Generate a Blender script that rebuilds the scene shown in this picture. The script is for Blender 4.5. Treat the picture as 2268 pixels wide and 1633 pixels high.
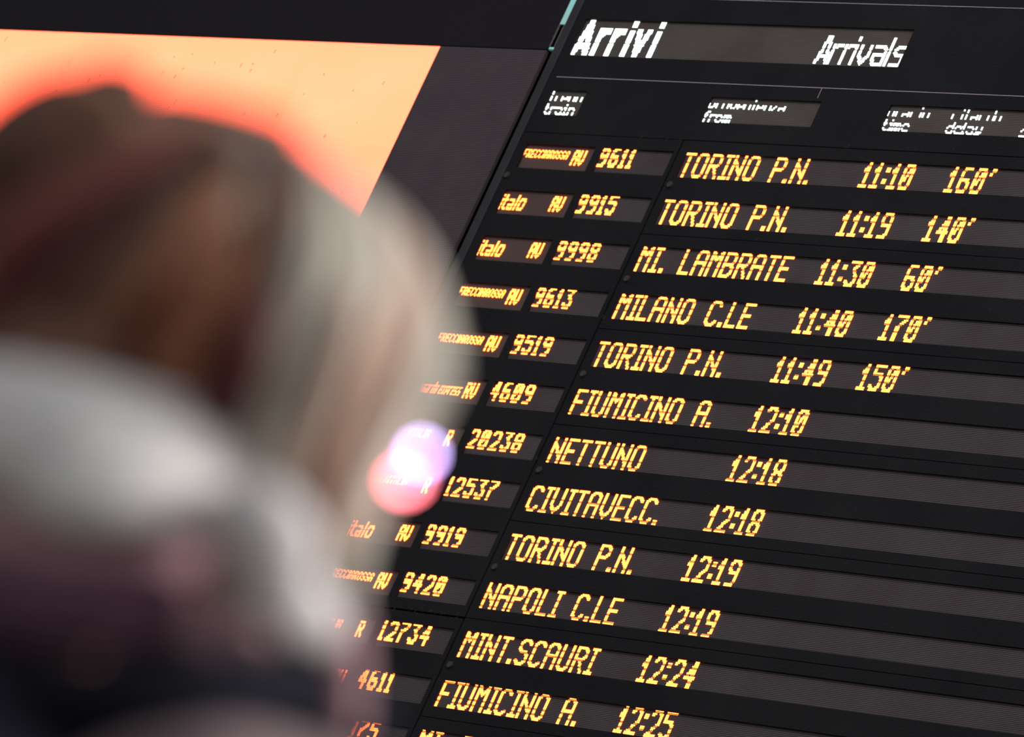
import bpy, bmesh, math, random
from mathutils import Vector, Matrix
random.seed(7)
for o in list(bpy.data.objects):
    bpy.data.objects.remove(o, do_unlink=True)
S = bpy.context.scene
C = S.collection

# ------------------------------------------------------------------ camera
BZ = 6.85                       # height of the board's datum above the floor
YAW, PIT, ROLL, DIST = 0.8837704713649558, 0.2974147862574902, 0.4326628829916975, 21.16388089725466
FPX = 15000.0
fw = Vector((-math.sin(YAW) * math.cos(PIT), math.cos(YAW) * math.cos(PIT), math.sin(PIT)))
rh = Vector((math.cos(YAW), math.sin(YAW), 0))
uh = rh.cross(fw)
cr = rh * math.cos(ROLL) + uh * math.sin(ROLL)
cu = -rh * math.sin(ROLL) + uh * math.cos(ROLL)
CAM = Vector((0, 0, BZ)) - fw * DIST
cam = bpy.data.cameras.new('camera')
co = bpy.data.objects.new('camera', cam)
C.objects.link(co)
m = Matrix((cr, cu, -fw)).transposed().to_4x4()
m.translation = CAM
co.matrix_world = m
cam.sensor_width = 36.0
cam.sensor_fit = 'HORIZONTAL'
cam.lens = FPX / 2268.0 * 36.0
cam.clip_end = 200
cam.dof.use_dof = True
cam.dof.focus_distance = 19.05
cam.dof.aperture_fstop = 7.4
cam.dof.aperture_blades = 0
S.camera = co

# ------------------------------------------------------------------ light
S.view_settings.view_transform = 'Standard'
S.view_settings.look = 'None'
S.view_settings.exposure = 0.0
S.view_settings.gamma = 1.0
S.view_settings.use_curve_mapping = False
w = bpy.data.worlds.new('hall_light')
S.world = w
w.use_nodes = True
w.node_tree.nodes['Background'].inputs[0].default_value = (0.95, 0.96, 1.0, 1)
w.node_tree.nodes['Background'].inputs[1].default_value = 0.55


def area(name, loc, target, size, power, col=(1, 1, 1)):
    l = bpy.data.lights.new(name, 'AREA')
    l.energy = power
    l.size = size
    l.color = col
    o = bpy.data.objects.new(name, l)
    C.objects.link(o)
    o.location = loc
    o.rotation_euler = (Vector(target) - Vector(loc)).to_track_quat('-Z', 'Y').to_euler()
    return o


HREF = 3.0                      # distance of the person's head from the camera


def at(px, py, d=HREF):
    """world point seen at pixel (px, py) of the 2268 x 1633 frame, d metres along the view axis"""
    return CAM + (fw * FPX + cr * (px - 1134) + cu * (816.5 - py)) * (d / FPX)


P0 = at(500, 600)
area('hall_lamp', P0 + rh * 3.0 + Vector((0, 0, 2.2)) - fw * 1.0, P0, 1.6, 200, (1.0, 0.97, 0.92))
area('hall_lamp_high', (4, -6, 13), (0, 0, BZ), 4.0, 500, (0.95, 0.97, 1.0))

# ------------------------------------------------------------------ helpers
def lin(r, g, b):
    f = lambda c: (c / 255 / 12.92) if c <= 10 else ((c / 255 + .055) / 1.055) ** 2.4
    return (f(r), f(g), f(b), 1)


def mat(name, col, rough=.6, spec=.2, noise=None, nscale=8.0, bump=0.0, bscale=60.0, emit=None, es=0.0, metal=0.0, stretch=None):
    m = bpy.data.materials.new(name)
    m.use_nodes = True
    nt = m.node_tree
    b = nt.nodes['Principled BSDF']
    b.inputs['Base Color'].default_value = col
    b.inputs['Roughness'].default_value = rough
    b.inputs['Specular IOR Level'].default_value = spec
    b.inputs['Metallic'].default_value = metal
    tc = nt.nodes.new('ShaderNodeTexCoord')
    if noise:
        n = nt.nodes.new('ShaderNodeTexNoise')
        n.inputs['Scale'].default_value = nscale
        n.inputs['Detail'].default_value = 4
        src = tc.outputs['Object']
        if stretch:
            mp = nt.nodes.new('ShaderNodeMapping')
            mp.inputs['Scale'].default_value = stretch
            nt.links.new(src, mp.inputs[0])
            src = mp.outputs[0]
        nt.links.new(src, n.inputs['Vector'])
        r = nt.nodes.new('ShaderNodeValToRGB')
        r.color_ramp.elements[0].position = .35
        r.color_ramp.elements[1].position = .68
        r.color_ramp.elements[0].color = col
        r.color_ramp.elements[1].color = noise
        nt.links.new(n.outputs['Fac'], r.inputs[0])
        nt.links.new(r.outputs[0], b.inputs['Base Color'])
    if bump:
        n2 = nt.nodes.new('ShaderNodeTexNoise')
        n2.inputs['Scale'].default_value = bscale
        nt.links.new(tc.outputs['Object'], n2.inputs['Vector'])
        bp = nt.nodes.new('ShaderNodeBump')
        bp.inputs['Strength'].default_value = bump
        bp.inputs['Distance'].default_value = .01
        nt.links.new(n2.outputs['Fac'], bp.inputs['Height'])
        nt.links.new(bp.outputs[0], b.inputs['Normal'])
    if emit:
        b.inputs['Emission Color'].default_value = emit
        b.inputs['Emission Strength'].default_value = es
    return m


def stripes(nt, pitch, duty_lo, duty_hi, axis='Z'):
    """0..1 value that rises once per LED row (object space)"""
    tc = nt.nodes.new('ShaderNodeTexCoord')
    sp = nt.nodes.new('ShaderNodeSeparateXYZ')
    nt.links.new(tc.outputs['Object'], sp.inputs[0])
    a = nt.nodes.new('ShaderNodeMath'); a.operation = 'MULTIPLY'; a.inputs[1].default_value = 2 * math.pi / pitch
    nt.links.new(sp.outputs[axis], a.inputs[0])
    s = nt.nodes.new('ShaderNodeMath'); s.operation = 'COSINE'
    nt.links.new(a.outputs[0], s.inputs[0])
    r = nt.nodes.new('ShaderNodeMapRange')
    r.inputs['From Min'].default_value = -1
    r.inputs['From Max'].default_value = 1
    r.inputs['To Min'].default_value = duty_lo
    r.inputs['To Max'].default_value = duty_hi
    nt.links.new(s.outputs[0], r.inputs['Value'])
    return tc, r.outputs[0]


def led_face_mat(name, c_dark, c_light, blotch, pitch):
    m = bpy.data.materials.new(name)
    m.use_nodes = True
    nt = m.node_tree
    b = nt.nodes['Principled BSDF']
    b.inputs['Roughness'].default_value = .7
    b.inputs['Specular IOR Level'].default_value = .1
    tc, st = stripes(nt, pitch, 0, 1)
    mx = nt.nodes.new('ShaderNodeMix'); mx.data_type = 'RGBA'
    mx.inputs['A'].default_value = c_dark
    mx.inputs['B'].default_value = c_light
    nt.links.new(st, mx.inputs['Factor'])
    n = nt.nodes.new('ShaderNodeTexNoise'); n.inputs['Scale'].default_value = 5
    nt.links.new(tc.outputs['Object'], n.inputs['Vector'])
    mr = nt.nodes.new('ShaderNodeMapRange')
    mr.inputs['From Min'].default_value = .35; mr.inputs['From Max'].default_value = .7
    nt.links.new(n.outputs['Fac'], mr.inputs['Value'])
    m2 = nt.nodes.new('ShaderNodeMix'); m2.data_type = 'RGBA'; m2.blend_type = 'MULTIPLY'
    m2.inputs['B'].default_value = blotch
    nt.links.new(mr.outputs[0], m2.inputs['Factor'])
    nt.links.new(mx.outputs['Result'], m2.inputs['A'])
    nt.links.new(m2.outputs['Result'], b.inputs['Base Color'])
    return m


def emis(name, col, s):
    m = bpy.data.materials.new(name)
    m.use_nodes = True
    nt = m.node_tree
    nt.nodes.remove(nt.nodes['Principled BSDF'])
    e = nt.nodes.new('ShaderNodeEmission')
    e.inputs[0].default_value = (*col, 1)
    e.inputs[1].default_value = s
    nt.links.new(e.outputs[0], nt.nodes['Material Output'].inputs[0])
    return m


M = {}
M['housing'] = mat('housing_black', (0.0085, 0.0085, 0.0098, 1), .75, .06, (0.0125, 0.0118, 0.013, 1), 2.2, .3, 140)
M['frame'] = mat('frame_black', (0.019, 0.019, 0.0215, 1), .6, .12, (0.026, 0.025, 0.028, 1), 5)
M['gap'] = mat('gap_black', (0.0012, 0.0012, 0.0015, 1), .9, .0)
M['screw'] = mat('screw_dark', (0.016, 0.013, 0.014, 1), .5, .3, (0.03, 0.018, 0.02, 1), 40)
M['fascia'] = mat('fascia_dark', (0.0118, 0.0100, 0.0125, 1), .8, .05, (0.014, 0.012, 0.0145, 1), 1.5, .2, 90)
M['led_face'] = led_face_mat('led_face_unlit', (0.026, 0.0215, 0.0225, 1), (0.088, 0.072, 0.073, 1), (.86, .8, .8, 1), .0057)
M['led_face_fine'] = led_face_mat('led_face_fine_unlit', (0.070, 0.046, 0.040, 1), (0.096, 0.064, 0.056, 1), (.86, .8, .8, 1), .0037)
M['led_face_head'] = led_face_mat('led_face_header_unlit', (0.040, 0.034, 0.031, 1), (0.105, 0.088, 0.080, 1), (.85, .75, .72, 1), .0057)
M['screen_off'] = led_face_mat('screen_unlit', (0.016, 0.0125, 0.0145, 1), (0.098, 0.074, 0.082, 1), (.85, .82, .85, 1), .0067)
M['amber'] = emis('amber_led', (1.0, .128, .020), 13)
M['amber_fine'] = emis('amber_led_fine', (1.0, .095, .014), 16)
M['white_led'] = emis('white_led', (.84, 1.0, .96), 4.6)
M['line'] = mat('printed_line', lin(190, 170, 178), .6, .1)
M['teal'] = mat('teal_daylight', lin(150, 222, 214), .5, .2, lin(168, 205, 205), 9)  # daylight seen through the gap, put in as a flat colour
M['seal'] = mat('sealant', lin(105, 98, 102), .7, .1)

# lit video screen: LED rows; the red channel is far above the others, as on the real panel
m = bpy.data.materials.new('screen_lit'); m.use_nodes = True
nt = m.node_tree
nt.nodes.remove(nt.nodes['Principled BSDF'])
e = nt.nodes.new('ShaderNodeEmission')
tc, st = stripes(nt, .0067, .80, 1.12)
n = nt.nodes.new('ShaderNodeTexNoise'); n.inputs['Scale'].default_value = 1.3; n.inputs['Detail'].default_value = 3
mp = nt.nodes.new('ShaderNodeMapping'); mp.inputs['Scale'].default_value = (.6, 1, 2.2)
nt.links.new(tc.outputs['Object'], mp.inputs[0]); nt.links.new(mp.outputs[0], n.inputs['Vector'])
rp = nt.nodes.new('ShaderNodeValToRGB')
rp.color_ramp.elements[0].position = .3; rp.color_ramp.elements[1].position = .7
rp.color_ramp.elements[0].color = (1, .098, .045, 1)
rp.color_ramp.elements[1].color = (1, .118, .060, 1)
nt.links.new(n.outputs['Fac'], rp.inputs[0]); nt.links.new(rp.outputs[0], e.inputs[0])
ml = nt.nodes.new('ShaderNodeMath'); ml.operation = 'MULTIPLY'; ml.inputs[1].default_value = 6.0
nt.links.new(st, ml.inputs[0]); nt.links.new(ml.outputs[0], e.inputs[1])
nt.links.new(e.outputs[0], nt.nodes['Material Output'].inputs[0])
M['screen_lit'] = m


def tag(o, label=None, cat=None, group=None, kind=None):
    if label: o['label'] = label
    if cat: o['category'] = cat
    if group: o['group'] = group
    if kind: o['kind'] = kind
    return o


def empty(name, loc=(0, 0, 0), parent=None):
    o = bpy.data.objects.new(name, None)
    C.objects.link(o)
    o.empty_display_size = .1
    o.location = loc
    if parent: o.parent = parent
    return o


def obj(name, bm_or_mesh, material, parent=None, smooth=False, loc=None):
    if isinstance(bm_or_mesh, bmesh.types.BMesh):
        me = bpy.data.meshes.new(name)
        bm_or_mesh.to_mesh(me)
        bm_or_mesh.free()
    else:
        me = bm_or_mesh
    if material is not None and not me.materials:
        me.materials.append(material)
    if smooth:
        for p in me.polygons: p.use_smooth = True
    o = bpy.data.objects.new(name, me)
    C.objects.link(o)
    if parent: o.parent = parent
    if loc: o.location = loc
    return o


def box(bm, x0, x1, y0, y1, z0, z1):
    v = [bm.verts.new(p) for p in ((x0, y0, z0), (x1, y0, z0), (x1, y1, z0), (x0, y1, z0),
                                   (x0, y0, z1), (x1, y0, z1), (x1, y1, z1), (x0, y1, z1))]
    for f in ((0, 3, 2, 1), (4, 5, 6, 7), (0, 1, 5, 4), (1, 2, 6, 5), (2, 3, 7, 6), (3, 0, 4, 7)):
        bm.faces.new([v[i] for i in f])


def bx(*a):
    bm = bmesh.new()
    box(bm, *a)
    return bm


def bbox(x0, x1, y0, y1, z0, z1, b=.002):
    bm = bx(x0, x1, y0, y1, z0, z1)
    bmesh.ops.bevel(bm, geom=bm.edges[:], offset=b, segments=1, affect='EDGES')
    return bm


def plate(x0, x1, z0, z1, holes, y0, y1):
    """flat plate (front y0, back y1) with rectangular openings whose edges have depth"""
    xs = sorted({x0, x1} | {h[0] for h in holes} | {h[1] for h in holes})
    zs = sorted({z0, z1} | {h[2] for h in holes} | {h[3] for h in holes})
    nx, nz = len(xs) - 1, len(zs) - 1
    solid = [[True] * nz for _ in range(nx)]
    for i in range(nx):
        for j in range(nz):
            cx, cz = (xs[i] + xs[i + 1]) / 2, (zs[j] + zs[j + 1]) / 2
            for h in holes:
                if h[0] < cx < h[1] and h[2] < cz < h[3]:
                    solid[i][j] = False
    bm = bmesh.new()
    V = {}

    def v(i, j, k):
        if (i, j, k) not in V:
            V[(i, j, k)] = bm.verts.new((xs[i], y0 if k == 0 else y1, zs[j]))
        return V[(i, j, k)]
    for i in range(nx):
        for j in range(nz):
            if not solid[i][j]: continue
            bm.faces.new((v(i, j, 0), v(i + 1, j, 0), v(i + 1, j + 1, 0), v(i, j + 1, 0)))
            bm.faces.new((v(i, j, 1), v(i, j + 1, 1), v(i + 1, j + 1, 1), v(i + 1, j, 1)))
            for (di, dj, a, b) in ((-1, 0, (i, j + 1), (i, j)), (1, 0, (i + 1, j), (i + 1, j + 1)),
                                   (0, -1, (i, j), (i + 1, j)), (0, 1, (i + 1, j + 1), (i, j + 1))):
                ii, jj = i + di, j + dj
                if not (0 <= ii < nx and 0 <= jj < nz and solid[ii][jj]):
                    bm.faces.new((v(*a, 0), v(*a, 1), v(*b, 1), v(*b, 0)))
    return bm


# ------------------------------------------------------------------ LED lettering
G = {  # polylines on a 5 x 7 grid (x 0-4, y 0-6); second item = widest x
 'A': ('000516364540 0343', 4), 'B': ('00063645443303 33424130 3000', 4), 'C': ('4536160501103041', 4), 'D': ('00063645413000', 4),
 'E': ('46060040 0333', 4), 'F': ('460600 0333', 4), 'G': ('453616050110304143 4323', 4), 'I': ('0626 1610 0020', 2),
 'L': ('060040', 4), 'M': ('0006244640', 4), 'N': ('0006 0541 4640', 4), 'O': ('160501103041453616', 4),
 'P': ('00063645443303', 4), 'R': ('00063645443303 2340', 4), 'S': ('453616050413334241301001', 4), 'T': ('0646 2620', 4),
 'U': ('060110304146', 4), 'V': ('0602204246', 4), 'K': ('0006 0346 1340', 4), 'X': ('0046 0640', 4),
 '0': ('160501103041453616 1235', 4), '1': ('041610 0020', 2), '2': ('05163645430040', 4), '3': ('064624334241301001', 4),
 '4': ('360242 3630', 4), '5': ('460604344341301001', 4), '6': ('36160501103041423303', 4), '7': ('0646451310', 4),
 '8': ('13040516364544331302011030414233', 4), '9': ('10304145361605041343', 4),
 'a': ('0434434010010 21242'.replace(' ', ''), 4), 'd': ('46401001031444', 4), 'e': ('024243341403011040', 4),
 'f': ('36261510 0424', 3), 'i': ('0400 0606', 0), 'l': ('0600', 0), 'm': ('0004344340 2420', 4), 'n': ('0004344340', 4),
 'o': ('140301103041433414', 4), 'p': ('00043443423101', 4), 'r': ('0004 03143434', 3), 's': ('4414031232413000', 4),
 't': ('16112030 0424', 3), 'v': ('0402204244', 4), 'x': ('0044 0440', 4), 'y': ('04021141 44413000', 4), 'z': ('04440040', 4),
}


def raster(ch, wd, h, T, seg_t=None):
    """set of lit (column, row) dots of a glyph wd x h dots with strokes T dots thick"""
    if ch in '.:\'':
        if ch == '.':
            return {(i, j) for i in range(3 if h > 13 else 2) for j in range(3)}
        if ch == ':':
            return {(i, j) for i in range(3) for j in (3, 4, 5, 10, 11, 12)}
        return {(i + 1, j) for i in range(3) for j in range(h - 3, h)} | {(i, j) for i in range(2) for j in range(h - 5, h - 3)}
    s, xm = G[ch]
    out = set()
    sx = (wd - T) / xm if xm else 0
    sy = (h - T) / 6
    for poly in s.split():
        pts = [(T / 2 + int(poly[k]) * sx, T / 2 + int(poly[k + 1]) * sy) for k in range(0, len(poly), 2)]
        for (ax, ay), (bx_, by) in zip(pts, pts[1:]):
            L2 = (bx_ - ax) ** 2 + (by - ay) ** 2
            for i in range(max(0, int(min(ax, bx_) - T)), min(wd, int(max(ax, bx_) + T) + 1)):
                for j in range(max(0, int(min(ay, by) - T)), min(h, int(max(ay, by) + T) + 1)):
                    px, py = i + .5, j + .5
                    t = 0 if L2 < 1e-9 else max(0, min(1, ((px - ax) * (bx_ - ax) + (py - ay) * (by - ay)) / L2))
                    dx, dy = abs(ax + t * (bx_ - ax) - px), abs(ay + t * (by - ay) - py)
                    ax_al = abs(bx_ - ax) < 1e-6 or abs(by - ay) < 1e-6
                    d = max(dx, dy) if ax_al else math.hypot(dx, dy)
                    if d <= T / 2 + .06:
                        out.add((i, j))
    return out


WID = {'T': -1, 'L': -1, 'E': -1, 'F': -1}


def layout(text, cap, h, T, gap, narrow_i, one=None, sp=None, starts=None, widths=None):
    """returns lit dots for a whole string"""
    dots = []
    u = 0.0
    for k, ch in enumerate(text):
        if ch == ' ':
            u += sp if sp is not None else cap
            continue
        if widths: wd = widths[k]
        elif ch in '.:\'': wd = {'.': 3, ':': 3, "'": 4}[ch] if h > 13 else 2
        elif ch in 'I': wd = narrow_i
        elif ch == '1': wd = one or narrow_i
        elif ch in 'il': wd = T if T > 1 else 1
        elif ch in 'frt': wd = max(cap - 1, 3)
        else: wd = cap + (WID.get(ch, 0) if h > 13 and ch.isupper() else 0)
        if starts: u = starts[k]
        if ch == '.' and k and text[k - 1] == 'I': u += 1
        dots.append((ch, {(int(round(u)) + i, j) for (i, j) in raster(ch, wd, h, T)}))
        u += wd + gap
        if ch in 'I' and h > 13: u -= 1
    return dots


def led_chars(chars, *a, **k):
    """one object per character"""
    for ch, ds_ in chars:
        led_text('lit_digit' if ch.isdigit() else 'lit_letter' if ch.isalpha() else 'lit_mark', ds_, *a, **k)


def led_text(name, dots, x0, z0, pitch, material, parent, y=0.0, italic=0.0, off=(), hgt=16, fill=.80, depth=.0020):
    """every lit dot is a small raised LED block; off = rows (from the top, 1-based) that are not lit"""
    verts, faces = [], []
    r = pitch * fill / 2
    for (i, j) in sorted(dots):
        dim = (hgt - j) in off
        if dim and hgt == 7: continue
        cx = x0 + (i + .5) * pitch + italic * j * pitch
        cz = z0 + (j + .5) * pitch
        b = len(verts)
        r = pitch * (.30 if dim else fill) / 2
        rr = r * .8
        dp = .0006 if dim else depth
        verts += [(cx - r, y, cz - r), (cx + r, y, cz - r), (cx + r, y, cz + r), (cx - r, y, cz + r),
                  (cx - rr, y - dp, cz - rr), (cx + rr, y - dp, cz - rr), (cx + rr, y - dp, cz + rr), (cx - rr, y - dp, cz + rr)]
        faces += [(b + 4, b + 5, b + 6, b + 7), (b, b + 1, b + 5, b + 4), (b + 1, b + 2, b + 6, b + 5),
                  (b + 2, b + 3, b + 7, b + 6), (b + 3, b, b + 4, b + 7)]
    me = bpy.data.meshes.new(name)
    me.from_pydata(verts, [], faces)
    return obj(name, me, material, parent)


# ------------------------------------------------------------------ setting
fl = obj('floor', bx(-60, 30, -30, .4, -.05, 0), mat('floor_stone', lin(120, 115, 110), .35, .4, lin(100, 96, 92), 3))
tag(fl, kind='structure')
wl = obj('wall_back', bx(-60, 12, .20, .40, 0, 14), mat('wall_dark', (.02, .019, .021, 1), .8, .05, (.03, .028, .03, 1), 1.0))
tag(wl, kind='structure')
# dark fascia above the video screen
fz0 = BZ + 1.145
fa = obj('trim_1', bbox(-6.5, -.5045, -.010, .20, fz0, BZ + 3.0, .003), M['fascia'])
tag(fa, kind='structure')

# ------------------------------------------------------------------ video screen
scr = empty('video_screen', (-.505, -.010, BZ - 1.955))
tag(scr, 'large LED advertising screen glowing orange, left of the train board, behind the person', 'screen')
SX = -.530
ztop, zbot = 3.098, 0.0          # local, above the screen's base
PT = .0067
obj('back_box', bx(-4.2, -.001, .012, .2095, zbot, ztop - .002), M['gap'], scr)
tw, th = .62, .62
x = -.5205                       # lit image ends here; a dark unlit strip remains on the right
obj('unlit_strip', bx(x + .0006, -.002, 0, .012, zbot, ztop), M['screen_off'], scr)['label'] = 'unlit grey strip of LED rows'
me_cache = {}
k = 0
zz = ztop
while zz > .02:
    z1_, z0_ = zz, max(zz - th, 0)
    key = round(z1_ - z0_, 4)
    if key not in me_cache:
        bm = bx(-tw + .0005, -.0003, 0, .012, -(z1_ - z0_) + .0005, -.0003)
        me = bpy.data.meshes.new('screen_tile'); bm.to_mesh(me); bm.free()
        me.materials.append(M['screen_lit'])
        me_cache[key] = me
    for i in range(5):
        o = bpy.data.objects.new('screen_tile', me_cache[key])
        C.objects.link(o); o.parent = scr
        o.location = (x - i * tw, 0, z1_)
    zz -= th
# dead LEDs: short slanted marks on the lit tiles
bm = bmesh.new()
for _ in range(110):
    cx = random.uniform(-2.9, -.56); cz = ztop - random.uniform(.02, 1.25)
    n_ = random.choice((1, 1, 2, 2, 3))
    for q in range(n_):
        ox = cx + q * .0015; oz = cz + q * PT
        s_ = .0030 * random.uniform(.5, 1)
        box(bm, ox - s_ * .8, ox + s_ * .8, -.0012, 0, oz - s_, oz + s_)
ds = obj('dead_pixels', bm, mat('dead_led', (.9, .12, .08, 1), .5, .1, emit=(1, .12, .08, 1), es=.9), scr)
tag(ds, 'scattered dim red dead pixels', kind='stuff')

# ------------------------------------------------------------------ arrivals board
board = empty('arrivals_board', (0, 0, BZ - 1.72))
tag(board, 'black station arrivals board with rows of amber LED lettering, right of the orange screen', 'board')
B0 = empty  # (parts below use local z = z_board + 1.72)
ZO = 1.72
PO = (.008, 0, -.0034)           # the plates stand proud of the LED plane
rows = list(range(1, 15))
YF = -.007                       # front of the housing plates
P = .0057
RB = lambda r: .8834 - .17 * r + ZO
XR = 3.10

obj('cabinet', bbox(-.4770, XR, .016, .20, 0, 3.42, .004), M['gap'], board)
# frame profile on the left and its groove
obj('frame_profile', bbox(-.4780, -.4405, -.012, .10, 0, 3.42, .003), M['frame'], board)
obj('frame_profile', bbox(XR - .05, XR, -.012, .10, 0, 3.42, .003), M['frame'], board)
# open gap between fascia and board, its daylight put into teal strips
obj('daylit_gap', bbox(-.5035, -.4790, -.0105, .09, 1.2415 + ZO, 3.42, .001), M['teal'], board)['label'] = 'daylit gap along the left edge, shown as a pale teal strip'
obj('daylit_gap', bbox(-.5035, -.4790, -.0105, .09, 1.1455 + ZO, 1.157 + ZO, .003), M['teal'], board)['label'] = 'lower end of the daylit gap, shown in pale teal'
obj('gap_filler', bx(-.5020, -.4800, -.006, .09, 1.157 + ZO, 1.2415 + ZO), M['gap'], board)
bm = bmesh.new()
for sx, n_ in ((-.5028, 26), (-.4800, 16)):
    for q in range(n_):
        z_ = 1.158 + ZO + q * (.082 / n_)
        t_ = random.uniform(.0006, .0016)
        box(bm, sx - t_, sx + t_, -.0105, -.006, z_, z_ + .082 / n_)
tag(obj('sealant_bead', bm, M['seal'], board), 'ragged pale bead of sealant', kind='stuff')

WZ = .0912
HB = 1.1340 + ZO                 # big header window
HH = 24 * P
h2 = .9125 + ZO                  # second header row
head_holes = [(-.4045, 1.077, HB, HB + HH), (-.4045, -.2400, h2, h2 + WZ), (.333, .822, h2, h2 + WZ), (1.120, 2.95, h2, h2 + WZ)]
sa = .845 + ZO
obj('header_plate', plate(-.4465, XR - .052, sa + .0012, 3.405, head_holes, YF, -.0003), M['housing'], board, loc=PO)
BXa, BXb, NXa, NXb, MX0, MX1 = -.4056, -.0827, -.0499, .2754, .333, 2.98
seamL = RB(10) - .0405
lh = lambda rs: [h for r in rs for h in ((BXa, BXb, RB(r), RB(r) + .0886), (NXa, NXb, RB(r), RB(r) + .0886))]
obj('row_plate', plate(-.4465, .2935, seamL + .0034, sa - .0012, lh(range(1, 11)), YF, -.0003), M['housing'], board, loc=PO)
obj('row_plate', plate(-.4465, .2935, .03, seamL - .0030, lh(range(11, 15)), YF, -.0003), M['housing'], board, loc=PO)
for r in range(1, 14, 2):
    zt = RB(r - 1) - .039 - .0012
    zb = RB(r + 1) - .039 + .0012 if r < 13 else .03
    obj('row_plate', plate(.3005, XR - .052, zb, zt, [(MX0, MX1, RB(q) - .002, RB(q) - .002 + WZ) for q in (r, r + 1)], YF, -.0003), M['housing'], board, loc=PO)
# mounting screws beside the divider, one per pair of rows
bm = bmesh.new()
bmesh.ops.create_cone(bm, cap_ends=True, segments=16, radius1=.0125, radius2=.0105, depth=.005)
bmesh.ops.rotate(bm, verts=bm.verts, cent=(0, 0, 0), matrix=Matrix.Rotation(math.pi / 2, 3, 'X'))
sm_me = bpy.data.meshes.new('screw'); bm.to_mesh(sm_me); bm.free(); sm_me.materials.append(M['screw'])
for r in range(1, 14, 2):
    o = bpy.data.objects.new('screw', sm_me); C.objects.link(o); o.parent = board
    o.location = (.3360, YF - .003, RB(r) - .034)
for r in (1, 4, 7, 10):
    o = bpy.data.objects.new('screw', sm_me); C.objects.link(o); o.parent = board
    o.location = (-.422, YF - .003, RB(r) - .034)
# printed lines on the header
obj('printed_line', bx(-.4142, XR - .08, YF - .0008, YF, 1.0510 + ZO, 1.0524 + ZO), M['line'], board, loc=PO)
obj('printed_line', bx(-.40, XR - .08, YF - .0008, YF, 1.3557 + ZO, 1.3570 + ZO), M['line'], board, loc=PO)
obj('printed_line', bx(.7965, .7975, YF - .0008, YF, 1.015 + ZO, 1.0510 + ZO), M['line'], board, loc=PO)
# fluff and scratches caught along the seams
bm = bmesh.new()
fz = mat('lint', lin(92, 84, 86), .9, .05)
def fluff(x, z, n_, sprd, L=.016):
    for _ in range(n_):
        px, pz = x + random.gauss(0, sprd), z + random.gauss(0, .006)
        a = random.uniform(0, math.pi); l = random.uniform(.3, 1) * L
        dx, dz = math.cos(a) * l / 2, math.sin(a) * l / 2
        t_ = .00035
        v_ = [bm.verts.new((px - dx, YF - .001, pz - dz - t_)), bm.verts.new((px + dx, YF - .001, pz + dz - t_)),
              bm.verts.new((px + dx, YF - .002, pz + dz + t_)), bm.verts.new((px - dx, YF - .002, pz - dz + t_))]
        bm.faces.new(v_)
fluff(.17, sa - .003, 9, .09); fluff(-.25, sa - .003, 4, .05); fluff(1.3, sa, 7, .3); fluff(2.0, sa, 4, .3)
fluff(.15, seamL + .004, 30, .07); fluff(-.03, seamL - .006, 10, .05); fluff(.27, seamL - .01, 12, .03)
for _ in range(46):
    fluff(random.uniform(.35, 2.7), random.choice([RB(r) - random.uniform(.015, .06) for r in range(1, 14)]), 1, .01, .012)
fluff(.31, RB(4), 4, .008); fluff(.305, RB(7), 4, .008); fluff(.31, RB(2), 3, .006)
tag(obj('lint', bm, fz, board), 'grey lint caught along the seams', kind='stuff')


def display(label, x0, x1, z0, z1, mt):
    o = obj('led_display', bx(x0 - .006, x1 + .008, 0, .0158, z0 - .006, z1 + .006), M[mt], board)
    o['label'] = label
    return o


DY = 0.0
# header
d = display('LED header reading Arrivi and Arrivals', -.4045, 1.077, HB, HB + HH, 'led_face_head')
def shift(s, du): return {(i + du, j) for (i, j) in s}
dots = []
for ch, st, wd in (('A', 0, 14), ('r', 16, 10), ('r', 28, 10), ('i', 41, 4), ('v', 47, 12), ('i', 63, 4)):
    if ch == 'A':
        g = set()
        for j in range(23):
            c_ = j / 22.0
            xl = 0 + c_ * 5.0; xr = 14 - c_ * 5.0
            for i in range(14):
                if xl <= i + .5 <= xl + 4.2 or xr - 4.2 <= i + .5 <= xr or (4 <= j <= 7 and xl < i < xr): g.add((i, j))
    elif ch == 'r':
        g = {(i, j) for i in range(4) for j in range(18)} | {(i, j) for i in range(wd) for j in range(14, 18)} | {(4, 13), (5, 13), (4, 12)}
    elif ch == 'i':
        g = {(i, j) for i in range(4) for j in list(range(17)) + [19, 20, 21, 22]}
    else:
        g = set()
        for j in range(18):
            c_ = j / 17.0
            xl = (1 - c_) * 4.2; xr = 12 - (1 - c_) * 4.2
            for i in range(12):
                if xl <= i + .5 <= xl + 4 or xr - 4 <= i + .5 <= xr: g.add((i, j))
    dots.append((ch, shift(g, st)))
led_chars(dots, -.4035, HB + .002, P, M['white_led'], d, off=(15,), hgt=23)
dots = []
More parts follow.
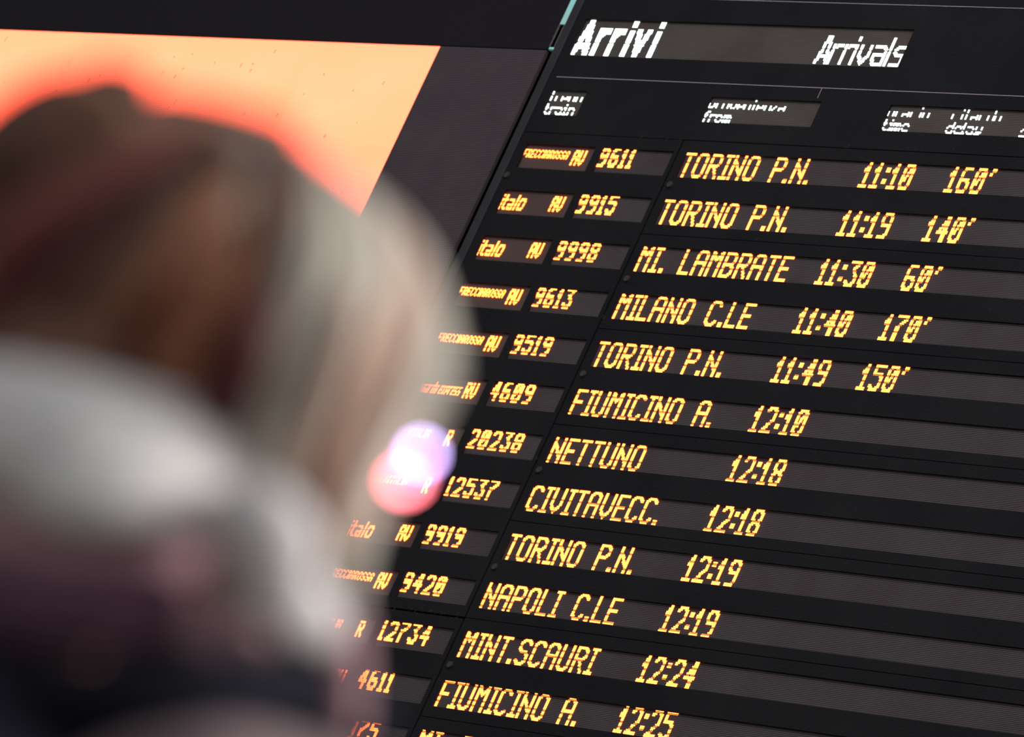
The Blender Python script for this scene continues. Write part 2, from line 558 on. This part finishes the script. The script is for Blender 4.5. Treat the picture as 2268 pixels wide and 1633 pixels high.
for ch, st, wd in (('A', 0, 10), ('r', 10, 8), ('r', 19, 8), ('i', 27, 2), ('v', 31, 9), ('a', 42, 10), ('l', 53, 2), ('s', 57, 10)):
    if ch == 'A':
        g = set()
        for j in range(18):
            c_ = j / 17.0
            xl = c_ * 3.2; xr = 10 - c_ * 3.2
            for i in range(10):
                if xl <= i + .5 <= xl + 2.2 or xr - 2.2 <= i + .5 <= xr or (4 <= j <= 5 and xl < i < xr): g.add((i, j))
    elif ch == 'r':
        g = {(i, j) for i in range(2) for j in range(13)} | {(i, j) for i in range(3, wd) for j in (11, 12)} | {(2, 10), (3, 10), (3, 11)}
    elif ch == 'i':
        g = {(i, j) for i in range(2) for j in list(range(13)) + [15, 16, 17]}
    elif ch == 'l':
        g = {(i, j) for i in range(2) for j in range(18)}
    else:
        g = {(i, j) for (i, j) in raster(ch, wd, 19, 2) if j < 13}
    dots.append((ch, shift(g, st)))
led_chars(dots, .7087, HB + .003, P, M['white_led'], d, off=(9,), hgt=18)


def small_head(parent, txt, x0, line, widths=None):
    z = h2 + (0 if line == 0 else 8 * P)
    dts = []; u = 0.0
    for ch in txt:
        wd = {'i': 3, 'l': 3, 't': 4, 'f': 4, 'r': 5, 'm': 6}.get(ch, 5)
        if ch in 'il':
            g = {(1, j) for j in range(0, 5)} | {(0, 4), (0, 0), (1, 0), (2, 0)} | ({(1, 6)} if ch == 'i' else {(1, 5), (1, 6)})
        else:
            g = raster(ch, wd, 7, 1)
        dts.append((ch, {(int(round(u)) + i, j) for (i, j) in g}))
        u += wd + .7
    off = (3, 7) if line else (5,)
    # the upper line loses the first and last row of its small letters, the lower line one row across its middle
    led_chars(dts, x0, z, P, M['white_led'], parent, off=off, hgt=7, fill=.95)


d = display('LED window reading treno and train', -.4045, -.2400, h2, h2 + WZ, 'led_face_head')
small_head(d, 'treno', -.4010, 1); small_head(d, 'train', -.4015, 0)
d = display('LED window reading provenienza and from', .333, .822, h2, h2 + WZ, 'led_face_head')
small_head(d, 'provenienza', .3365, 1); small_head(d, 'from', .3365, 0)
d = display('LED window reading orario, ritardo, time and delay', 1.120, 2.95, h2, h2 + WZ, 'led_face_head')
small_head(d, 'orario', 1.124, 1); small_head(d, 'time', 1.124, 0)
small_head(d, 'ritardo', 1.396, 1); small_head(d, 'delay', 1.396, 0)
small_head(d, 's', 1.703, 0)

R_ = [
 ('FRECCIAROSSA', 'AV', '9611', 'TORINO P.N.', '11:10', "160'"),
 ('italo', 'AV', '9915', 'TORINO P.N.', '11:19', "140'"),
 ('italo', 'AV', '9998', 'MI. LAMBRATE', '11:30', "60'"),
 ('FRECCIAROSSA', 'AV', '9613', 'MILANO C.LE', '11:40', "170'"),
 ('FRECCIAROSSA', 'AV', '9519', 'TORINO P.N.', '11:49', "150'"),
 ('leonardo express', 'RV', '4609', 'FIUMICINO A.', '12:10', ''),
 ('TRENITALIA', 'R', '20238', 'NETTUNO', '12:18', ''),
 ('TRENITALIA', 'R', '12537', 'CIVITAVECC.', '12:18', ''),
 ('italo', 'AV', '9919', 'TORINO P.N.', '12:19', ''),
 ('FRECCIAROSSA', 'AV', '9420', 'NAPOLI C.LE', '12:19', ''),
 ('TRENITALIA', 'R', '12734', 'MINT.SCAURI', '12:24', ''),
 ('leonardo express', 'RV', '4611', 'FIUMICINO A.', '12:25', ''),
 ('FRECCIAROSSA', 'AV', '9975', 'MI. P', '', ''),
 ('', '', '', '', '', ''),
]
OFF_M = [(3, 7, 14), (3, 7), (3, 7, 11), (3, 7, 11), (3, 7, 11), (4, 10, 15), (3, 11, 15), (8, 15), (5, 14), (7, 11, 15), (5, 9, 13), (2, 10, 13), (2,), ()]
OFF_N = [(4, 8), (4, 8), (4, 8, 12), (4, 8, 12), (4, 8, 12), (8, 12), (7, 12), (7, 12), (5, 12), (5, 12), (4, 7), (2,), (2, 11), ()]
OFF_B = [(8, 12), (8, 12), (12,), (12,), (12,), (3, 12), (4,), (4,), (8,), (8,), (3,), (4,), (), ()]
FP = .0037
for k_, (br, cat, num, dest, tm, dl) in enumerate(R_):
    r = k_ + 1
    z = RB(r)
    d = display(('fine LED window reading %s %s' % (br, cat)) if br else 'blank LED window', BXa, BXb, z, z + .0886, 'led_face_fine')
    if br:
        if br == 'italo':
            dts = set(); u = 0
            for ch in br:
                wd = {'i': 2, 't': 6, 'a': 7, 'l': 2, 'o': 8}[ch]
                g = raster(ch, wd, 15, 2) if ch != 'o' else {(i, min(j, 11)) for (i, j) in raster('O', 8, 12, 2)}
                dts |= shift(g, u); u += wd + (2 if ch in 'al' else 1)
            led_text('lettering', dts, BXa + .002, z + 4 * FP, FP, M['amber_fine'], d, italic=.10, off=OFF_B[k_], hgt=15, fill=.92, depth=.0022)['kind'] = 'stuff'
        elif br == 'leonardo express':
            dts = set(); u = 0
            for ch in br:
                if ch == ' ': u += 2; continue
                wd = {'l': 1}.get(ch, 3)
                g = raster(ch, wd, 11, 1)
                dts |= shift(g, u); u += wd + 1
            led_text('lettering', dts, BXa + .001, z + 7 * FP, FP, M['amber_fine'], d, italic=.2, off=(6,), hgt=11, fill=.92, depth=.0022)['kind'] = 'stuff'
        else:
            dts = set(); u = 0
            for ch in br:
                wd = 2 if ch == 'I' else 4
                dts |= shift(raster(ch, wd, 8, 1), u); u += wd + 1
            led_text('lettering', dts, BXa + .003, z + 10.5 * FP, FP, M['amber_fine'], d, italic=.2, off=(4,) if k_ in (0, 6, 7, 9, 10) else (), hgt=8, fill=.96, depth=.0022)['kind'] = 'stuff'
        dts = []
        u = 0 if len(cat) == 2 else 4
        for ch in cat:
            dts.append((ch, shift(raster(ch, 7, 15, 2), u))); u += 8
        led_chars(dts, -.1660, z + 5 * FP, FP, M['amber_fine'], d, off=OFF_B[k_], hgt=15, fill=.92, depth=.0022)
    d = display(('LED window reading %s' % num) if num else 'blank LED window', NXa, NXb, z, z + .0886, 'led_face')
    if num:
        dts = layout(num, 7, 13, 2, 2, 4, one=4)
        led_chars(dts, -.0465, z + 3.2 * P, P, M['amber'], d, off=OFF_N[k_], hgt=13)
    lab = ' '.join(t for t in (dest, tm, dl) if t)
    z -= .002
    d = display(('long LED window reading ' + lab) if lab else 'blank long LED window', MX0, MX1, z, z + WZ, 'led_face')
    if dest:
        led_chars(layout(dest, 9, 16, 2, 2, 6, sp=10 if dest[2] != '.' else 10), .3395, z, P, M['amber'], d, off=OFF_M[k_])
    if tm:
        led_chars(layout(tm, 8, 16, 2, 2, 6, one=6), 1.1345, z, P, M['amber'], d, off=OFF_M[k_])
    if dl:
        led_chars(layout(dl, 8, 16, 2, 2, 6, one=6), 1.4965, z, P, M['amber'], d, off=OFF_M[k_])

# ------------------------------------------------------------------ person
ez = Vector((0, 0, 1))
fh = Vector((-math.sin(YAW), math.cos(YAW), 0))          # away from the camera, level
FACE = (rh * math.cos(math.radians(28)) + fh * math.sin(math.radians(28))).normalized()
SIDE = ez.cross(FACE)                                     # her left, away from the camera


def H(px, py, dd=0.0):
    return at(px, py, HREF + dd)


HC = H(412, 790, .02)                                     # centre of the skull
base = Vector((HC.x - FACE.x * .02, HC.y - FACE.y * .02, 0))
per = empty('person', base)
tag(per, 'blond person in pale scarf and dark coat, seen from behind', 'person')


def L(v): return Vector(v) - base


def bodypt(f, s, z): return Vector((0, 0, z)) + FACE * f + SIDE * s


def skin_mesh(name, nodes, edges, material, parent, sub=2, label=None):
    """one continuous surface grown round a skeleton: nodes = [(point, rx, ry)]"""
    me = bpy.data.meshes.new(name)
    me.from_pydata([n[0] for n in nodes], edges, [])
    o = bpy.data.objects.new(name, me)
    C.objects.link(o)
    md = o.modifiers.new('skin', 'SKIN')
    md.use_smooth_shade = True
    if sub:
        s_ = o.modifiers.new('sub', 'SUBSURF'); s_.levels = sub; s_.render_levels = sub
    for i, n in enumerate(nodes):
        me.skin_vertices[0].data[i].radius = (n[1], n[2])
        me.skin_vertices[0].data[i].use_root = (i == 0)
    dg = bpy.context.evaluated_depsgraph_get()
    me2 = bpy.data.meshes.new_from_object(o.evaluated_get(dg))
    bpy.data.objects.remove(o, do_unlink=True)
    o = obj(name, me2, material, parent, smooth=True)
    return o


M['skin'] = mat('skin', lin(205, 150, 125), .5, .3, lin(195, 135, 112), 20)
M['coat'] = mat('coat_dark', lin(30, 32, 42), .9, .1, lin(22, 22, 30), 12, .4, 120)
M['trousers'] = mat('trousers', lin(40, 42, 50), .9, .1, lin(30, 31, 38), 12)
M['shoe'] = mat('shoe_leather', lin(35, 28, 26), .4, .4, lin(28, 22, 20), 12)

hz = HC.z
nodes = []; edges = []
def nd(f, s, z, rx, ry=None, par=None):
    nodes.append((bodypt(f, s, z), rx, ry or rx))
    i = len(nodes) - 1
    if par is not None: edges.append((par, i))
    return i
zb = hz - 1.60
pel = nd(0, 0, .90 + zb, .13, .15)
w1 = nd(.0, 0, 1.02 + zb, .095, .115, pel)
ch = nd(0, 0, 1.14 + zb, .09, .12, w1)
up = nd(-.005, 0, 1.245 + zb, .065, .09, ch)
nk = nd(-.01, 0, 1.36 + zb, .046, .048, up)
n2 = nd(.0, 0, 1.49 + zb, .050, .050, nk)
for sg in (1, -1):
    sh = nd(0, sg * .150, 1.235 + zb, .042, .042, up)
    el = nd(-.03, sg * .205, 1.02, .036, .038, sh)
    wr = nd(.05, sg * .215, .83, .024, .028, el)
    pm = nd(.068, sg * .212, .77, .018, .036, wr)
    kn = nd(.078, sg * .210, .735, .014, .038, pm)
    for q, (ds, ln) in enumerate(((.028, .060), (.010, .072), (-.010, .078), (-.028, .070))):
        a_ = nd(.082, sg * .210 + ds, .72, .0085, None, kn)
        b_ = nd(.092, sg * .208 + ds, .72 - ln * .5, .0080, None, a_)
        nd(.088, sg * .205 + ds, .72 - ln, .0065, None, b_)
    t1 = nd(.098, sg * .192, .775, .011, None, pm)
    nd(.112, sg * .190, .735, .009, None, t1)
    hp = nd(0, sg * .095, .84, .085, .09, pel)
    kn_ = nd(.015, sg * .10, .48, .055, .055, hp)
    an = nd(-.01, sg * .10, .10, .035, .035, kn_)
    ft = nd(.04, sg * .105, .05, .036, .03, an)
    nd(.13, sg * .115, .035, .035, .022, ft)
body = skin_mesh('body', nodes, edges, M['skin'], per)

# head with face, joined into the neck
bm = bmesh.new()
bmesh.ops.create_uvsphere(bm, u_segments=48, v_segments=36, radius=1)
for v in bm.verts:
    f, s, z = v.co.x, v.co.y, v.co.z
    F = f * .098; Sd = s * .076; Z = z * .112
    if z < 0:
        k2 = 1 - .28 * (-z) ** 1.5
        Sd *= k2
        if f < 0: F *= 1 - .35 * (-z)
    if f > .3:
        # brow, eye sockets, nose, lips, chin
        cs = math.exp(-(s / .16) ** 2)
        F += .006 * math.exp(-((z - .28) / .12) ** 2) * math.exp(-(s / .5) ** 2)
        for e_ in (-1, 1):
            F -= .010 * math.exp(-((z - .08) / .11) ** 2 - ((s - e_ * .38) / .2) ** 2)
        F += .024 * cs * math.exp(-((z + .20) / .14) ** 2) + .010 * cs * math.exp(-((z - .02) / .16) ** 2)
        F += .007 * math.exp(-((z + .50) / .06) ** 2) * math.exp(-(s / .28) ** 2)
        F -= .004 * math.exp(-((z + .56) / .03) ** 2) * math.exp(-(s / .28) ** 2)
        F += .012 * math.exp(-((z + .82) / .16) ** 2) * math.exp(-(s / .35) ** 2)
    v.co = (F, Sd, Z)
TILT = Matrix.Rotation(math.radians(-14), 3, 'Y')         # head tipped back to look up
HM = Matrix((FACE, SIDE, ez)).transposed()
def headpt(p): return HM @ (TILT @ Vector(p)) + HC - base
for v in bm.verts: v.co = headpt(v.co)
head = obj('head', bm, M['skin'], per, smooth=True)
wh = mat('eye_white', lin(235, 230, 228), .2, .5); ir = mat('iris', lin(60, 80, 90), .2, .5); lp = mat('lips', lin(180, 90, 90), .4, .4)
for sg in (1, -1):
    bm = bmesh.new(); bmesh.ops.create_uvsphere(bm, u_segments=16, v_segments=12, radius=.0125)
    for v in bm.verts: v.co = headpt(v.co + Vector((.080, sg * .031, .010)))
    eye = obj('eye', bm, wh, head, smooth=True)
    bm = bmesh.new(); bmesh.ops.create_uvsphere(bm, u_segments=12, v_segments=8, radius=.006)
    for v in bm.verts: v.co = headpt(v.co * .8 + Vector((.0905, sg * .031, .011)))
    obj('iris', bm, ir, head, smooth=True)
    bm = bmesh.new(); bmesh.ops.create_uvsphere(bm, u_segments=16, v_segments=12, radius=1)
    for v in bm.verts: v.co = headpt(Vector((v.co.x * .017 - .005, v.co.y * .008 + sg * .079, v.co.z * .031 - .012)))
    obj('ear', bm, M['skin'], head, smooth=True)
bm = bmesh.new(); bmesh.ops.create_uvsphere(bm, u_segments=16, v_segments=8, radius=1)
for v in bm.verts: v.co = headpt(Vector((v.co.x * .006 + .0835, v.co.y * .022, v.co.z * .008 - .060)))
obj('mouth', bm, lp, head, smooth=True)

# clothing
def ring_mesh(sections, closed=True, seg=28):
    """sections: list of (centre Vector, rf, rs) -> lofted tube around the vertical axis"""
    bm = bmesh.new(); rings = []
    for (c, rf, rs) in sections:
        rings.append([bm.verts.new(Vector(c) + FACE * (rf * math.cos(2 * math.pi * k / seg)) + SIDE * (rs * math.sin(2 * math.pi * k / seg)))
                      for k in range(seg)])
    for a, b in zip(rings, rings[1:]):
        for k in range(seg):
            bm.faces.new((a[k], a[(k + 1) % seg], b[(k + 1) % seg], b[k]))
    return bm


def P_(f, z): return Vector((0, 0, z)) + FACE * f
coat = ring_mesh([(P_(0, .58), .20, .27), (P_(0, .60), .205, .275), (P_(0, .9 + zb), .175, .225), (P_(0, 1.08 + zb), .152, .20), (P_(.012, 1.22 + zb), .156, .198),
                  (P_(.022, 1.29 + zb), .152, .188), (P_(.028, 1.335 + zb), .140, .160), (P_(.026, 1.37 + zb), .120, .125), (P_(.018, 1.40 + zb), .095, .092), (P_(.010, 1.43 + zb), .070, .070)])
coat_o = obj('coat', coat, M['coat'], per, smooth=True)
coat_o.modifiers.new('solid', 'SOLIDIFY').thickness = .006
for sg in (1, -1):
    skin_mesh('sleeve', [(bodypt(0, sg * .135, 1.27 + zb), .058, .058), (bodypt(-.01, sg * .185, 1.15 + zb), .056, .056), (bodypt(-.03, sg * .208, 1.03), .054, .054),
                         (bodypt(.02, sg * .216, .92), .046, .046), (bodypt(.045, sg * .215, .845), .042, .042)], [(0, 1), (1, 2), (2, 3), (3, 4)], M['coat'], coat_o)
    skin_mesh('trouser_leg', [(bodypt(0, sg * .085, .88), .10, .10), (bodypt(.015, sg * .10, .48), .072, .072), (bodypt(-.005, sg * .10, .12), .055, .055)],
              [(0, 1), (1, 2)], M['trousers'], per)
    bm = bmesh.new(); bmesh.ops.create_uvsphere(bm, u_segments=20, v_segments=14, radius=1)
    for v in bm.verts:
        z_ = max(v.co.z, -.75)
        v.co = bodypt(v.co.x * .14 + .05, v.co.y * .048 + sg * .108, z_ * .06 * (1 - .35 * v.co.x) + .045 * (1 - .35 * v.co.x))
        v.co.z = max(v.co.z, .0)
    obj('shoe', bm, M['shoe'], per, smooth=True)


def tube(pts, rad, flat=1.0, seg=10, steps=6, ridges=0):
    """smooth tapered tube through world points (Catmull-Rom); rad = radius list"""
    pts = [Vector(p) - base for p in pts]
    n_ = len(pts)
    path = []; rr = []
    for i in range(n_ - 1):
        p0, p1, p2, p3 = pts[max(i - 1, 0)], pts[i], pts[i + 1], pts[min(i + 2, n_ - 1)]
        for s_ in range(steps):
            t = s_ / steps
            path.append(.5 * ((2 * p1) + (p2 - p0) * t + (2 * p0 - 5 * p1 + 4 * p2 - p3) * t * t + (3 * p1 - p0 - 3 * p2 + p3) * t ** 3))
            rr.append(rad[i] * (1 - t) + rad[i + 1] * t)
    path.append(pts[-1]); rr.append(rad[-1])
    # rounded, narrowing ends
    nn = len(path) - 1
    for i in range(nn + 1):
        t = i / nn
        rr[i] *= max(.06, (1 - abs(2 * t - 1) ** 7)) ** .5
    ph = random.uniform(0, 6.28)
    bm = bmesh.new(); rings = []
    for i, p in enumerate(path):
        tg = (path[min(i + 1, len(path) - 1)] - path[max(i - 1, 0)]).normalized()
        nrm = (-fw - tg * (-fw).dot(tg)).normalized()     # flattened across the view side of the head
        bn = tg.cross(nrm)
        rg = []
        for k in range(seg):
            a_ = 2 * math.pi * k / seg
            q = rr[i] * (1 + (.09 * math.sin(ridges * a_ + ph + .12 * i) + .05 * math.sin((ridges * 2 + 1) * a_ - .2 * i) if ridges else 0))
            rg.append(bm.verts.new(p + bn * (q * math.cos(a_)) + nrm * (q * flat * math.sin(a_))))
        rings.append(rg)
    for a, b in zip(rings, rings[1:]):
        for k in range(seg):
            bm.faces.new((a[k], a[(k + 1) % seg], b[(k + 1) % seg], b[k]))
    bm.faces.new(list(reversed(rings[0]))); bm.faces.new(rings[-1])
    return bm


# hair: a close cap over the skull plus locks laid over it, each a mesh of its own
def hairmat(name, c1, c2):
    return mat(name, lin(*c1), .55, .25, lin(*c2), 26, .15, 400)
HM_ = {  # streaks; left shade, red screen tint and right light are put into the colours
 'dark': hairmat('hair_dark_shaded', (78, 52, 42), (100, 68, 54)),
 'deep': hairmat('hair_deep_shaded', (66, 20, 20), (84, 32, 28)),
 'mid': hairmat('hair_brown', (112, 82, 68), (132, 96, 78)),
 'warm': hairmat('hair_warm_blond', (150, 98, 72), (166, 110, 82)),
 'ruddy': hairmat('hair_red_lit_brown', (122, 68, 62), (138, 78, 70)),
 'ash': hairmat('hair_ash_blond', (156, 149, 138), (176, 167, 154)),
 'pale': hairmat('hair_pale_blond', (190, 184, 172), (208, 200, 188)),
 'rose': hairmat('hair_rosy_blond', (176, 142, 126), (190, 156, 138)),
}
bm = bmesh.new(); bmesh.ops.create_uvsphere(bm, u_segments=40, v_segments=30, radius=1)
kill = []
for v in bm.verts:
    if v.co.x > .55 and v.co.z < .45 and abs(v.co.y) < .75: kill.append(v); continue
    v.co = headpt(Vector((v.co.x * .106 - .010, v.co.y * .086, v.co.z * .1155 - .001)))
bmesh.ops.delete(bm, geom=kill, context='VERTS')
hair = obj('hair', bm, HM_['mid'], per, smooth=True)
hair['label'] = 'shoulder-length streaked blond hair'


def lock(kind, pts, rad, flat=.45):
    o = obj('hair_lock', tube([H(*p) for p in pts], [r_ / 5000 * 1.06 for r_ in rad], flat, 48, 8, 9), HM_[kind], hair, smooth=True)
    return o

# (pixel x, pixel y, depth offset) control points
LK = [
 ('dark', [(300, 250, -.03), (150, 290, -.03), (30, 370, -.03), (-60, 520, -.02), (-90, 700, -.01)], [60, 85, 95, 90, 60], .6),
 ('mid', [(260, 215, .0), (130, 235, .0), (10, 320, .0), (-80, 460, .01)], [50, 70, 80, 60], .6),
 ('rosy', [(430, 300, -.05), (270, 400, -.06), (100, 480, -.06), (-40, 610, -.05)], [45, 55, 55, 45], .5),
 ('deep', [(420, 350, -.055), (280, 470, -.065), (130, 560, -.065), (0, 670, -.06), (-60, 760, -.05)], [35, 50, 55, 50, 40], .5),
 ('dark', [(470, 330, -.06), (350, 480, -.075), (210, 610, -.075), (80, 740, -.06), (-20, 800, -.04)], [45, 60, 70, 65, 50], .5),
 ('mid', [(500, 340, -.06), (410, 480, -.08), (310, 620, -.08), (210, 730, -.07), (120, 810, -.05)], [40, 50, 55, 50, 40], .5),
 ('warm', [(520, 380, -.07), (440, 520, -.085), (350, 640, -.085), (280, 760, -.075), (230, 840, -.05)], [35, 50, 50, 45, 40], .5),
 ('dark', [(430, 290, -.045), (480, 360, -.065), (420, 450, -.075), (330, 540, -.08)], [40, 45, 40, 30], .5),
 ('deep', [(420, 570, -.088), (330, 680, -.088), (270, 790, -.075), (240, 860, -.05)], [18, 28, 28, 20], .5),
 ('warm', [(560, 480, -.085), (500, 620, -.095), (430, 750, -.09), (390, 860, -.075), (370, 950, -.05)], [35, 50, 58, 58, 50], .5),
 ('deep', [(590, 620, -.105), (555, 730, -.118), (510, 830, -.115), (480, 920, -.095), (470, 1000, -.07)], [22, 46, 56, 54, 34], .5),
 ('ash', [(520, 300, -.03), (560, 370, -.06), (520, 480, -.08), (440, 600, -.09)], [30, 40, 40, 24], .5),
 ('dark', [(600, 310, -.05), (610, 370, -.085), (595, 450, -.10), (560, 550, -.105)], [34, 46, 42, 22], .5),
 ('ash', [(640, 320, -.03), (690, 430, -.07), (690, 560, -.095), (650, 700, -.10), (600, 850, -.10), (570, 1000, -.085), (590, 1100, -.06)], [50, 60, 65, 70, 65, 58, 40], .5),
 ('pale', [(700, 370, -.02), (780, 475, -.06), (805, 600, -.09), (750, 750, -.10), (700, 900, -.10), (660, 1050, -.09), (690, 1180, -.07)], [40, 50, 55, 52, 50, 45, 36], .5),
 ('rose', [(730, 395, .0), (835, 515, -.04), (880, 640, -.07), (830, 800, -.085), (770, 960, -.085), (725, 1110, -.08), (730, 1250, -.07)], [40, 45, 48, 48, 48, 46, 34], .5),
 ('pale', [(750, 415, .02), (865, 535, -.01), (925, 660, -.035), (930, 800, -.05), (850, 960, -.055), (790, 1100, -.06), (765, 1260, -.06), (760, 1380, -.05)], [36, 42, 46, 48, 48, 44, 36, 26], .5),
 ('ash', [(770, 440, .05), (885, 555, .03), (945, 690, .01), (960, 820, -.01), (900, 960, -.02), (830, 1090, -.03), (795, 1230, -.04)], [30, 36, 40, 42, 38, 34, 24], .5),
 ('mid', [(660, 330, .0), (560, 290, .0), (440, 260, .0), (330, 230, .0)], [45, 45, 45, 40], .8),
 ('dark', [(340, 215, .01), (240, 205, .01), (140, 245, .01), (60, 300, .01)], [46, 62, 62, 50], .9),
 ('pale', [(790, 410, .05), (870, 485, .04), (925, 600, .02), (960, 760, .0), (955, 920, -.01), (905, 1060, -.02)], [7, 9, 10, 10, 9, 5], 1),
 ('rose', [(780, 430, .05), (860, 510, .04), (925, 640, .02), (960, 800, .0), (940, 980, -.01), (870, 1100, -.02)], [7, 10, 12, 12, 10, 6], 1),
 ('mid', [(600, 420, -.07), (630, 520, -.09), (590, 640, -.10), (540, 760, -.10)], [24, 28, 26, 18], .5),
 ('rose', [(790, 620, -.10), (770, 760, -.11), (720, 900, -.11), (690, 1020, -.10), (700, 1120, -.08)], [16, 24, 26, 24, 18], .5),
 ('mid', [(830, 700, -.075), (810, 860, -.09), (750, 1010, -.095), (715, 1150, -.085), (715, 1270, -.07)], [14, 22, 26, 26, 18], .5),
]
for kd, pts, rad, fl_ in LK:
    kd = {'rosy': 'ruddy'}.get(kd, kd)
    lock(kd, pts, rad, fl_)

# scarf: thick soft rolls wound round the neck
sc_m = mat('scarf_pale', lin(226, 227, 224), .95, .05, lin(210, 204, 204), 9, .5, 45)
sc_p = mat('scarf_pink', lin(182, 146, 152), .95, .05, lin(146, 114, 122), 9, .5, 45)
sc_d = mat('scarf_mauve_shade', lin(98, 70, 84), .95, .05, lin(78, 54, 68), 9, .5, 45)  # shading of the low fold put into a darker cloth colour
scarf = obj('scarf', tube([H(-260, 900, .02), H(-80, 930, -.05), H(140, 985, -.085), H(360, 1035, -.085), H(520, 1100, -.06), H(640, 1190, -.01)],
                          [.022, .030, .033, .031, .026, .020], .9, 18), sc_m, per, smooth=True)
scarf['label'] = 'thick pale grey and pink scarf'
SC = [
 ('scarf_roll', sc_m, [(-120, 900, -.02), (60, 915, -.05), (230, 955, -.06), (400, 1035, -.05), (540, 1120, -.03)], [80, 95, 88, 72, 55], .7),
 ('scarf_roll', sc_m, [(40, 1060, -.095), (180, 1090, -.115), (330, 1085, -.115), (460, 1115, -.10), (560, 1165, -.08)], [50, 85, 85, 70, 50], .6),
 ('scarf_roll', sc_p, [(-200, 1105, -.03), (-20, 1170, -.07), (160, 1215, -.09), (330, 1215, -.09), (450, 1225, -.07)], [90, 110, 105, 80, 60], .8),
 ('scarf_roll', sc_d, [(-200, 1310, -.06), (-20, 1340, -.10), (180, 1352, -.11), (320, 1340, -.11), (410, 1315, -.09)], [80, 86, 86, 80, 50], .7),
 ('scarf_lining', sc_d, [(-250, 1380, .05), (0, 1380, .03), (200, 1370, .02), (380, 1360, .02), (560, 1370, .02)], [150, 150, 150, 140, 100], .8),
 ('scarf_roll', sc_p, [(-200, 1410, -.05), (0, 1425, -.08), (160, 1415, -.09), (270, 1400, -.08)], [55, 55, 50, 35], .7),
 ('scarf_knot', sc_m, [(500, 1140, -.10), (570, 1150, -.12), (620, 1200, -.125), (600, 1290, -.12), (520, 1340, -.10)], [70, 85, 86, 80, 55], .7),
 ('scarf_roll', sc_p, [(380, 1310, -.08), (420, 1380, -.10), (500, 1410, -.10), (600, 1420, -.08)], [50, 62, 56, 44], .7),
 ('scarf_end', sc_m, [(560, 1290, -.11), (640, 1330, -.12), (695, 1380, -.11), (705, 1430, -.09)], [60, 78, 66, 40], .7),
 ('scarf_end', sc_p, [(690, 1180, -.03), (740, 1290, -.04), (760, 1420, -.04), (765, 1560, -.03), (765, 1700, -.02)], [40, 46, 46, 42, 40], .7),
]
for nm, mt_, pts, rad, fl_ in SC:
    obj(nm, tube([H(*p) for p in pts], [r_ / 5000 for r_ in rad], fl_, 16), mt_, scarf, smooth=True)
# upright coat collar edge and the lighter lapel below it
obj('collar', tube([H(-250, 1530, -.05), H(0, 1550, -.10), H(250, 1555, -.13), H(480, 1535, -.13), H(640, 1520, -.10), H(740, 1540, -.06)], [.016, .018, .018, .017, .014, .008], .8, 16),
    mat('collar_black', lin(24, 25, 33), .9, .1), coat_o, smooth=True)
obj('shawl_fold', tube([H(150, 1740, -.13), H(330, 1690, -.14), H(500, 1670, -.14), H(660, 1690, -.12), H(780, 1740, -.09)], [.010, .014, .014, .012, .010], .8, 16),
    mat('fold_grey', lin(120, 104, 108), .9, .1), coat_o, smooth=True)

obj('lapel', tube([H(-300, 1560, .05), H(0, 1575, .03), H(300, 1600, .01), H(540, 1585, .0), H(700, 1590, -.01), H(810, 1680, -.01)], [.036, .036, .036, .038, .034, .024], .8, 18), M['coat'], coat_o, smooth=True)
# glow of unknown source at the hair's edge, shown by added emissive beads
cl = empty('added_glow', L(H(925, 1035, -.045)), per)
cl['label'] = 'lavender and red glow of unknown source at the edge of the hair'
def blob(name, px, py, rx, ry, material, dd=-.045):
    bm = bmesh.new(); bmesh.ops.create_uvsphere(bm, u_segments=16, v_segments=12, radius=1)
    c_ = L(H(px, py, dd)) - L(H(925, 1035, -.045))
    for v in bm.verts:
        v.co = c_ + cr * (v.co.x * rx / 5000) + cu * (v.co.y * ry / 5000) + fw * (v.co.z * rx / 5000)
    return obj(name, bm, material, cl, smooth=True)
blob('glowing_bead', 934, 1006, 13, 13, emis('lavender_glow', (.62, .46, 1.0), 27))
blob('glowing_bead', 918, 1030, 16, 14, emis('rose_glow', (1.0, .25, .60), 7))
blob('glowing_bead', 896, 1066, 22, 14, emis('red_glow', (1.0, .18, .22), 26))
obj('added_clip', tube([H(945, 985, -.040), H(925, 1030, -.040), H(890, 1080, -.040)], [.0012, .0016, .0012], 1, 8), M['screw'], cl).location = base - L(H(925, 1035, -.045)) - base + Vector((0, 0, 0))  # added holder behind the glow beads
